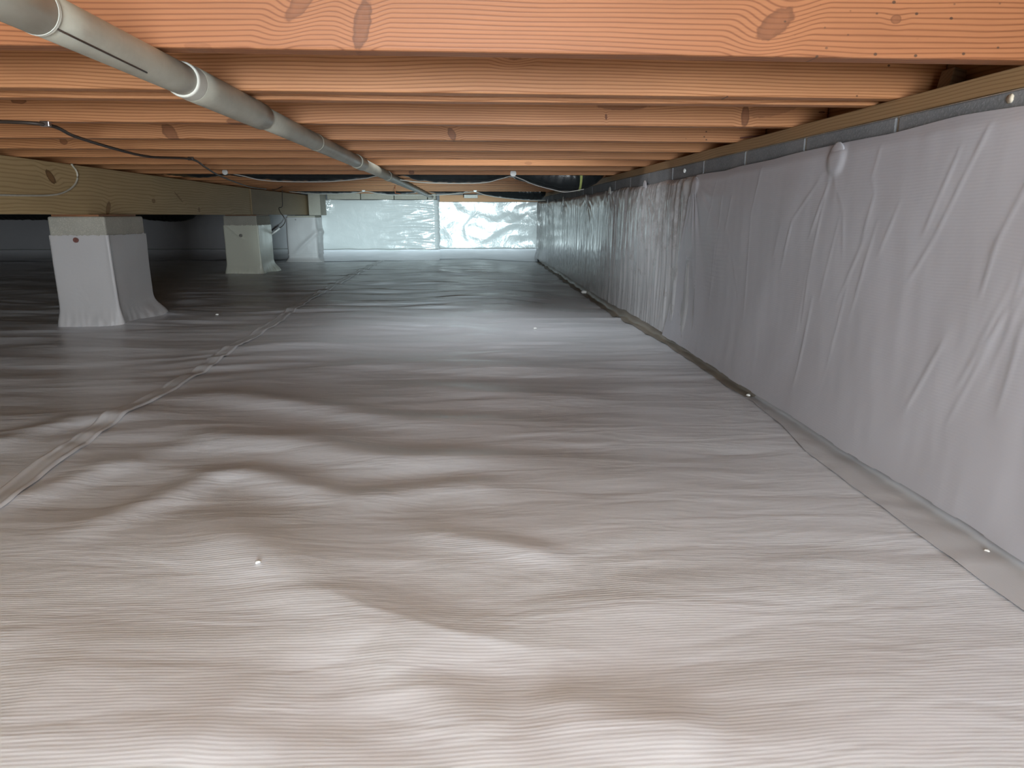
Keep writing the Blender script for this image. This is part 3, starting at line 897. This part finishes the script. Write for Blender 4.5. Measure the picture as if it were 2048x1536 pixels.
# ------------------------------------------------------------------ piers
def pier(x0, x1, y0, y1, ztop_, zlin, seed, label, rightflare, mat):
    r = empty('pier', ((x0 + x1) / 2, (y0 + y1) / 2, 0))
    tag(r, label, 'pier', 'plastic wrapped piers under the girder')
    box('cap_block', (x0 + 0.004, y0 + 0.004, zlin - 0.06), (x1 - 0.004, y1 - 0.004, ztop_), M_cap, r, 0.008)
    box('concrete_core', (x0 + 0.012, y0 + 0.012, -0.06), (x1 - 0.012, y1 - 0.012, zlin - 0.06), M_block, r)
    # wrap: rounded rectangle, flared at its foot, ragged at its top, with a stood-up corner seam
    pth = []
    rc = 0.012
    def run(a, b, n, nx, ny):
        for t in np.linspace(0, 1, n):
            pth.append((a[0] + (b[0] - a[0]) * t, a[1] + (b[1] - a[1]) * t, nx, ny))
    run((x0, y1 - rc), (x0, y0 + rc), 30, -1, 0)
    for a in np.linspace(0, math.pi / 2, 7)[1:-1]:
        pth.append((x0 + rc - rc * math.cos(a), y0 + rc - rc * math.sin(a), -math.cos(a), -math.sin(a)))
    run((x0 + rc, y0), (x1 - rc, y0), 44, 0, -1)
    ncorner0 = len(pth)
    for a in np.linspace(0, math.pi / 2, 9)[1:-1]:
        pth.append((x1 - rc + rc * math.sin(a), y0 + rc - rc * math.cos(a), math.sin(a), -math.cos(a)))
    ncorner1 = len(pth)
    run((x1, y0 + rc), (x1, y1 - rc), 44, 1, 0)
    for a in np.linspace(0, math.pi / 2, 7)[1:-1]:
        pth.append((x1 - rc + rc * math.cos(a), y1 - rc + rc * math.sin(a), math.cos(a), math.sin(a)))
    run((x1 - rc, y1), (x0 + rc, y1), 30, 0, 1)
    pth.append(pth[0])
    P = np.array(pth)
    Ug, Vg = np.meshgrid(np.arange(len(P)), np.linspace(0, 1, 64), indexing='ij')
    X = P[:, 0][Ug]; Y = P[:, 1][Ug]
    rag = 0.006 * pn(Ug * 0.35, Ug * 0.0, seed) + 0.003 * pn(Ug * 1.3, Ug * 0.0, seed + 1)
    zb = H(X, Y) - 0.004
    Z = zb + (zlin + rag - zb) * Vg
    o = 0.003 + 0.002 * pn(X * 8 + Y * 8, Z * 5, seed + 2)
    cm = np.exp(-((Ug - (ncorner0 + ncorner1) / 2 - 3.0 * (1 - Vg) ** 2) / 3.0) ** 2)
    o += 0.010 * cm * (0.6 + 0.6 * (1 - Vg))
    if seed > 100:
        dd = np.abs((Z - 0.39) + 0.9 * (X - (x0 + 0.10)))
        o += 0.008 * np.exp(-(dd / 0.012) ** 2) * sstep(0.30, 0.36, Z) * (P[:, 3][Ug] < -0.9)
    fl = (1 - sstep(0.0, 0.30, Vg)) ** 2
    sideR = np.clip(P[:, 0][Ug] - (x1 - 0.02), 0, 1) > 0
    o += fl * (0.02 + 0.075 * sstep(0.3, 1.0, (P[:, 1][Ug] - y0) / (y1 - y0))) * np.where(sideR, rightflare, 1.0)
    o += 0.004 * fl * pn(Ug * 0.25, Vg * 6, seed + 5)
    Z = Z + 0.006 * (1 - sstep(0, 0.04, Vg)) * 0
    grid_obj('plastic_wrap', X + P[:, 2][Ug] * o, Y + P[:, 3][Ug] * o, Z, mat, r)
    return r
p1 = pier(-2.065, -1.785, 3.65, 4.08, 0.543, 0.452, 60, 'larger nearer pier wrapped in dull white plastic, grey cap block showing', 0.7, M_pier)
p2 = pier(-2.295, -1.980, 6.87, 7.34, 0.540, 0.452, 110, 'smaller farther pier in white plastic with a folded corner, its yellowish light painted in', 0.7, plastic('pier_sheet_lit', (0.74, 0.74, 0.62), 0.35, 'z', fine=0.05, ripples=0.5))  # yellowish light falling on this pier is put into its sheet colour
def pin(par, loc, r, mat):
    v, f = tube_vf([Vector((0, 0.012, 0)), Vector((0, -0.004, 0))], r, 14)
    o = mesh_obj('pin', v, f, mat); o.parent = par
    o.location = Vector(loc) - par.location
    v, f = tube_vf([Vector((0, 0.0, 0)), Vector((0, -0.007, 0))], r * 0.45, 10)
    q = mesh_obj('pin_head', v, f, M_steel if mat is not M_rust else M_rust); q.parent = o
pin(p1, (-1.934, 3.644, 0.430), 0.0125, M_rust)
pin(p2, (-2.139, 6.862, 0.358), 0.016, plain('pin_grey', (0.30, 0.29, 0.25), 0.5))
M_shim = wood('shim_red', (0.36, 0.17, 0.085), (0.24, 0.10, 0.045), KNOT, seed=6.1)
box('wood_shim', (-2.04, 3.655, 0.543), (-1.815, 4.05, 0.5525), M_shim, p1)
box('wood_shim', (-2.28, 6.9, 0.540), (-1.99, 7.3, 0.547), M_shim, p2)

# ------------------------------------------------------------------ pipe
PX, PZ = -0.451, 0.763
pipe = empty('drain_pipe', (PX, 0.2, PZ))
tag(pipe, 'long grey white plastic drain pipe hung under the joists from front to back', 'pipe')
def seg_pipe(name, y0, y1, r, mat, seg=32, lip=0.0):
    n = 6
    path = [Vector((PX, y0 + (y1 - y0) * k / n, PZ)) for k in range(n + 1)]
    path = [path[0]] + [path[0] + Vector((0, 0.002, 0))] + path[1:-1] + [path[-1] - Vector((0, 0.002, 0))] + [path[-1]]
    rr = lambda i, th: r - (0.0015 if i in (0, len(path) - 1) else 0)
    v, f = tube_vf(path, rr, seg)
    o = mesh_obj(name, v, f, mat, pipe, smooth=True, loc=tuple(path[0]))
    o.data.polygons[-1].use_smooth = False; o.data.polygons[-2].use_smooth = False
    return o
seg_pipe('pipe_length', 0.15, 0.835, 0.0245, M_pvc)
seg_pipe('glue_ring', 0.833, 0.840, 0.0250, M_pvc_new)
seg_pipe('pipe_length', 0.838, 1.235, 0.0240, M_pvc)
seg_pipe('coupling_lip', 1.222, 1.262, 0.0272, M_pvc_new)
seg_pipe('coupling', 1.258, 1.66, 0.0280, M_pvc)
seg_pipe('pipe_length', 1.65, 3.02, 0.0245, M_pvc)
seg_pipe('coupling', 2.22, 2.235, 0.0257, M_pvc)
seg_pipe('coupling', 3.00, 3.16, 0.0280, M_pvc)
seg_pipe('pipe_length', 3.14, 8.95, 0.0245, M_pvc)
seg_pipe('coupling', 4.10, 4.22, 0.0275, M_pvc)
# long pen-like scratch on the near length
tube('scratch_mark', [Vector((PX + 0.0246 * math.sin(a), y, PZ - 0.0246 * math.cos(a))) for y, a in zip(np.linspace(0.84, 1.06, 8), np.linspace(0.80, 0.62, 8))],
     0.0011, M_cable, pipe, seg=6)
hg = tube('pipe_hanger', [Vector((-0.475, 6.475, 0.80)), Vector((-0.475, 6.475, 0.735)), Vector((-0.43, 6.475, 0.728))], 0.003, M_copper, seg=8)
hg.location.x -= 0.17
tag(hg, 'thin copper coloured pipe hook hanging from a joist left of the drain pipe', 'hook')

# ------------------------------------------------------------------ ducts
def duct(name, pts, r, label, seed, n=10, seg=28, wr=1.0):
    path = spline(pts, n)
    # resample densely
    d = [0]
    for a, b in zip(path, path[1:]): d.append(d[-1] + (b - a).length)
    L = d[-1]; N = int(L / 0.011)
    arr = np.array([tuple(p) for p in path])
    s = np.linspace(0, L, N)
    arr = np.stack([np.interp(s, d, arr[:, k]) for k in range(3)], -1)
    pp = [Vector(a) for a in arr]
    th = np.linspace(0, 2 * np.pi, seg, endpoint=False)
    S, T = np.meshgrid(s, th, indexing='ij')
    R = r * (1 + 0.012 * np.sin(S * 2 * np.pi / 0.045) + wr * (0.05 * ridge(S * 9 + 0.6 * np.sin(T), np.cos(T) * 1.5, seed) + 0.03 * pn(S * 24, np.sin(T) * 3, seed + 1)) - 0.03)
    e = np.minimum(S, L - S)
    R *= 0.55 + 0.45 * sstep(0.0, 0.05, e)
    v, f = tube_vf(pp, lambda i, a: R[i, int(round(a / (2 * math.pi) * seg)) % seg], seg)
    o = mesh_obj(name, v, f, M_duct, smooth=True, loc=tuple(pp[0]))
    return tag(o, label, 'duct')
def cz(pts, r, y):
    return [(x, y, zb + r) for x, zb in pts]
D1 = [(-2.0, 0.800), (-1.85, 0.792), (-1.671, 0.775), (-1.50, 0.790), (-1.242, 0.762), (-0.902, 0.757), (-0.66, 0.775), (-0.556, 0.793), (-0.451, 0.795), (-0.36, 0.778), (-0.242, 0.754), (0.076, 0.752),
      (0.22, 0.778), (0.30, 0.780), (0.40, 0.748), (0.50, 0.722), (0.625, 0.697), (0.74, 0.714), (0.86, 0.80)]
du1 = duct('flex_duct', cz(D1, 0.100, 4.665), 0.100, 'nearer black flexible duct sagging between joists across the crawl space', 30)
v, f = tube_vf([Vector((0.708, 4.665, 0.803)), Vector((0.722, 4.665, 0.803))], 0.104, 28)
mesh_obj('tie_band', v, f, M_green, du1, smooth=True, loc=(0.708, 4.665, 0.803))['label'] = 'yellow green band around the duct near its right end'
D2 = [(-2.0, 0.800), (-1.85, 0.785), (-1.589, 0.767), (-1.25, 0.775), (-1.094, 0.788), (-0.95, 0.770), (-0.791, 0.758), (-0.60, 0.775), (-0.451, 0.793), (-0.30, 0.768), (-0.05, 0.782), (0.074, 0.790), (0.18, 0.760), (0.346, 0.733), (0.675, 0.703), (0.84, 0.708)]
du2 = duct('flex_duct', cz(D2, 0.100, 7.90), 0.100, 'farther black flexible duct hanging just over the back wall sheets', 36)
D3 = [(-4.6, 0.50), (-4.0, 0.50), (-3.5, 0.52), (-3.231, 0.52), (-3.10, 0.495), (-2.861, 0.482), (-2.74, 0.51), (-2.66, 0.60)]
duct('flex_duct', cz(D3, 0.09, 7.25), 0.09, 'black duct end drooping below the girder, beyond the nearer pier', 39)

def strap(name, pts, y, clips, label, r=0.003):
    path = spline([(x, y, z) for x, z in pts], 8)
    o = tube(name, path, r, M_strap, seg=8)
    for (cx, cy, czz, rr) in clips:
        V, F = tube_vf([Vector((0, 0.006, 0)), Vector((0, -0.006, 0))], rr, 14)
        c = mesh_obj('clip', V, F, M_clip); c.parent = o
        c.location = Vector((cx, cy, czz)) - o.location
    return tag(o, label, 'strap')
strap('duct_strap', [(-1.469, 0.80), (-1.40, 0.786), (-1.242, 0.756), (-0.902, 0.751), (-0.66, 0.770), (-0.556, 0.786), (-0.42, 0.763), (-0.242, 0.746), (0.076, 0.746), (0.20, 0.770), (0.278, 0.788),
                     (0.34, 0.770), (0.42, 0.737), (0.54, 0.706), (0.625, 0.692), (0.74, 0.709)], 4.615,
      [(-1.44, 4.434, 0.797, 0.016), (0.275, 4.434, 0.795, 0.019)], 'pale sagging strap line under the nearer black duct, held by two white clips')
strap('duct_strap', [(-1.90, 0.785), (-1.589, 0.762), (-1.25, 0.770), (-1.094, 0.787), (-0.95, 0.766), (-0.791, 0.751), (-0.36, 0.752), (-0.05, 0.776), (0.074, 0.788), (0.18, 0.756), (0.346, 0.728), (0.675, 0.698), (0.84, 0.70)], 7.84,
      [(-1.094, 7.684, 0.797, 0.017), (0.074, 7.684, 0.797, 0.017)], 'pale sagging strap line under the farther black duct', 0.004)
pl = box('nail_plate', (-0.05, 8.49, 0.735), (0.11, 8.503, 0.775), M_strap, None, 0.003)
tag(pl, 'small pale plate hanging below the last joist above the back wall sheet', 'plate')

# ------------------------------------------------------------------ cables
cp = [(-1.5, 1.97, 0.790), (-1.269, 1.972, 0.786), (-1.086, 1.98, 0.779), (-1.128, 2.2, 0.772), (-1.183, 2.55, 0.768), (-1.198, 2.85, 0.765), (-1.170, 3.18, 0.781), (-1.297, 3.7, 0.781), (-1.441, 4.3, 0.775), (-1.60, 5.1, 0.770), (-1.76, 6.0, 0.768), (-1.80, 6.6, 0.772)]
cb_ = tube('black_cable', spline(cp, 8), 0.0046, M_cable, seg=10)
tag(cb_, 'black cable looping under the joists above the girder, clipped twice', 'cable')
for q in ((-1.086, 1.982, 0.782), (-1.170, 3.182, 0.784)):
    v, f = box_vf((-0.012, -0.006, -0.008), (0.012, 0.006, 0.006), 0.002)
    c_ = mesh_obj('clip', v, f, M_steel if q[1] < 2 else M_cable); c_.parent = cb_
    c_.location = Vector(q) - cb_.location
wc = [(-1.846, 2.6, 0.628), (-1.843, 2.986, 0.628), (-1.849, 3.33, 0.636), (-1.853, 3.48, 0.658), (-1.856, 3.575, 0.699), (-1.857, 3.600, 0.745), (-1.856, 3.56, 0.783)]
wp = [Vector((G0[0] + (G1[0] - G0[0]) * (y - G0[1]) / (G1[1] - G0[1]) + 0.004, y, z)) for _, y, z in wc]
tag(tube('white_cable', spline([tuple(p) for p in wp], 8), 0.0042, M_cable_w, seg=8), 'thin white cable curving up the face of the tan girder', 'cable')
tw = [(-1.62, 6.47, 0.79), (-1.66, 6.47, 0.772), (-1.725, 6.6, 0.765), (-1.80, 6.8, 0.772)]
tag(tube('thin_wire', spline(tw, 8), 0.0035, M_cable, seg=8), 'thin dark wire loop hanging by the end of the tan girder', 'wire')
tw = [(-1.860, 7.4, 0.795), (-1.865, 7.4, 0.72), (-1.872, 7.4, 0.63), (-1.90, 7.38, 0.615), (-1.885, 7.36, 0.57), (-1.84, 7.35, 0.50), (-1.87, 7.35, 0.44), (-1.95, 7.36, 0.395)]
w_ = tube('hanging_wire', spline(tw, 8), 0.0038, M_cable, seg=8)
tag(w_, 'dark wire dangling down the dark girder plank beside the farther pier', 'wire')
v, f = tube_vf([Vector((-1.90, 7.353, 0.415)), Vector((-1.985, 7.36, 0.355))], 0.010, 8)
mesh_obj('wire_end', v, f, M_clip, w_, smooth=True, loc=(-1.90, 7.353, 0.415))

# ------------------------------------------------------------------ scraps on the sheet
for k, (x, y, r, lb) in enumerate([
    (-1.397, 3.951, 0.008, 'tiny white foam crumb on the ground sheet right of the nearer pier'),
    (0.319, 3.399, 0.008, 'tiny white foam crumb out on the open ground sheet, well beyond the bright fold'),
    (0.862, 5.25, 0.020, 'white foam scrap on the brown edge strip below the creased wall sheet'),
    (0.866, 2.07, 0.006, 'white crumb on the strip where the grey part turns brown'),
    (0.862, 1.027, 0.004, 'white crumb at the foot of the near wall sheet'),
    (-0.341, 1.032, 0.004, 'tiny pale crumb on the near left hump of the ground sheet')]):
    z = float(H(np.array([x]), np.array([y]))[0])
    lump('plastic_crumb', (x, y, z + 0.004 + r * 0.5), r, M_foam, lb, 'scrap', 40 + k, (1, 1, 0.6))
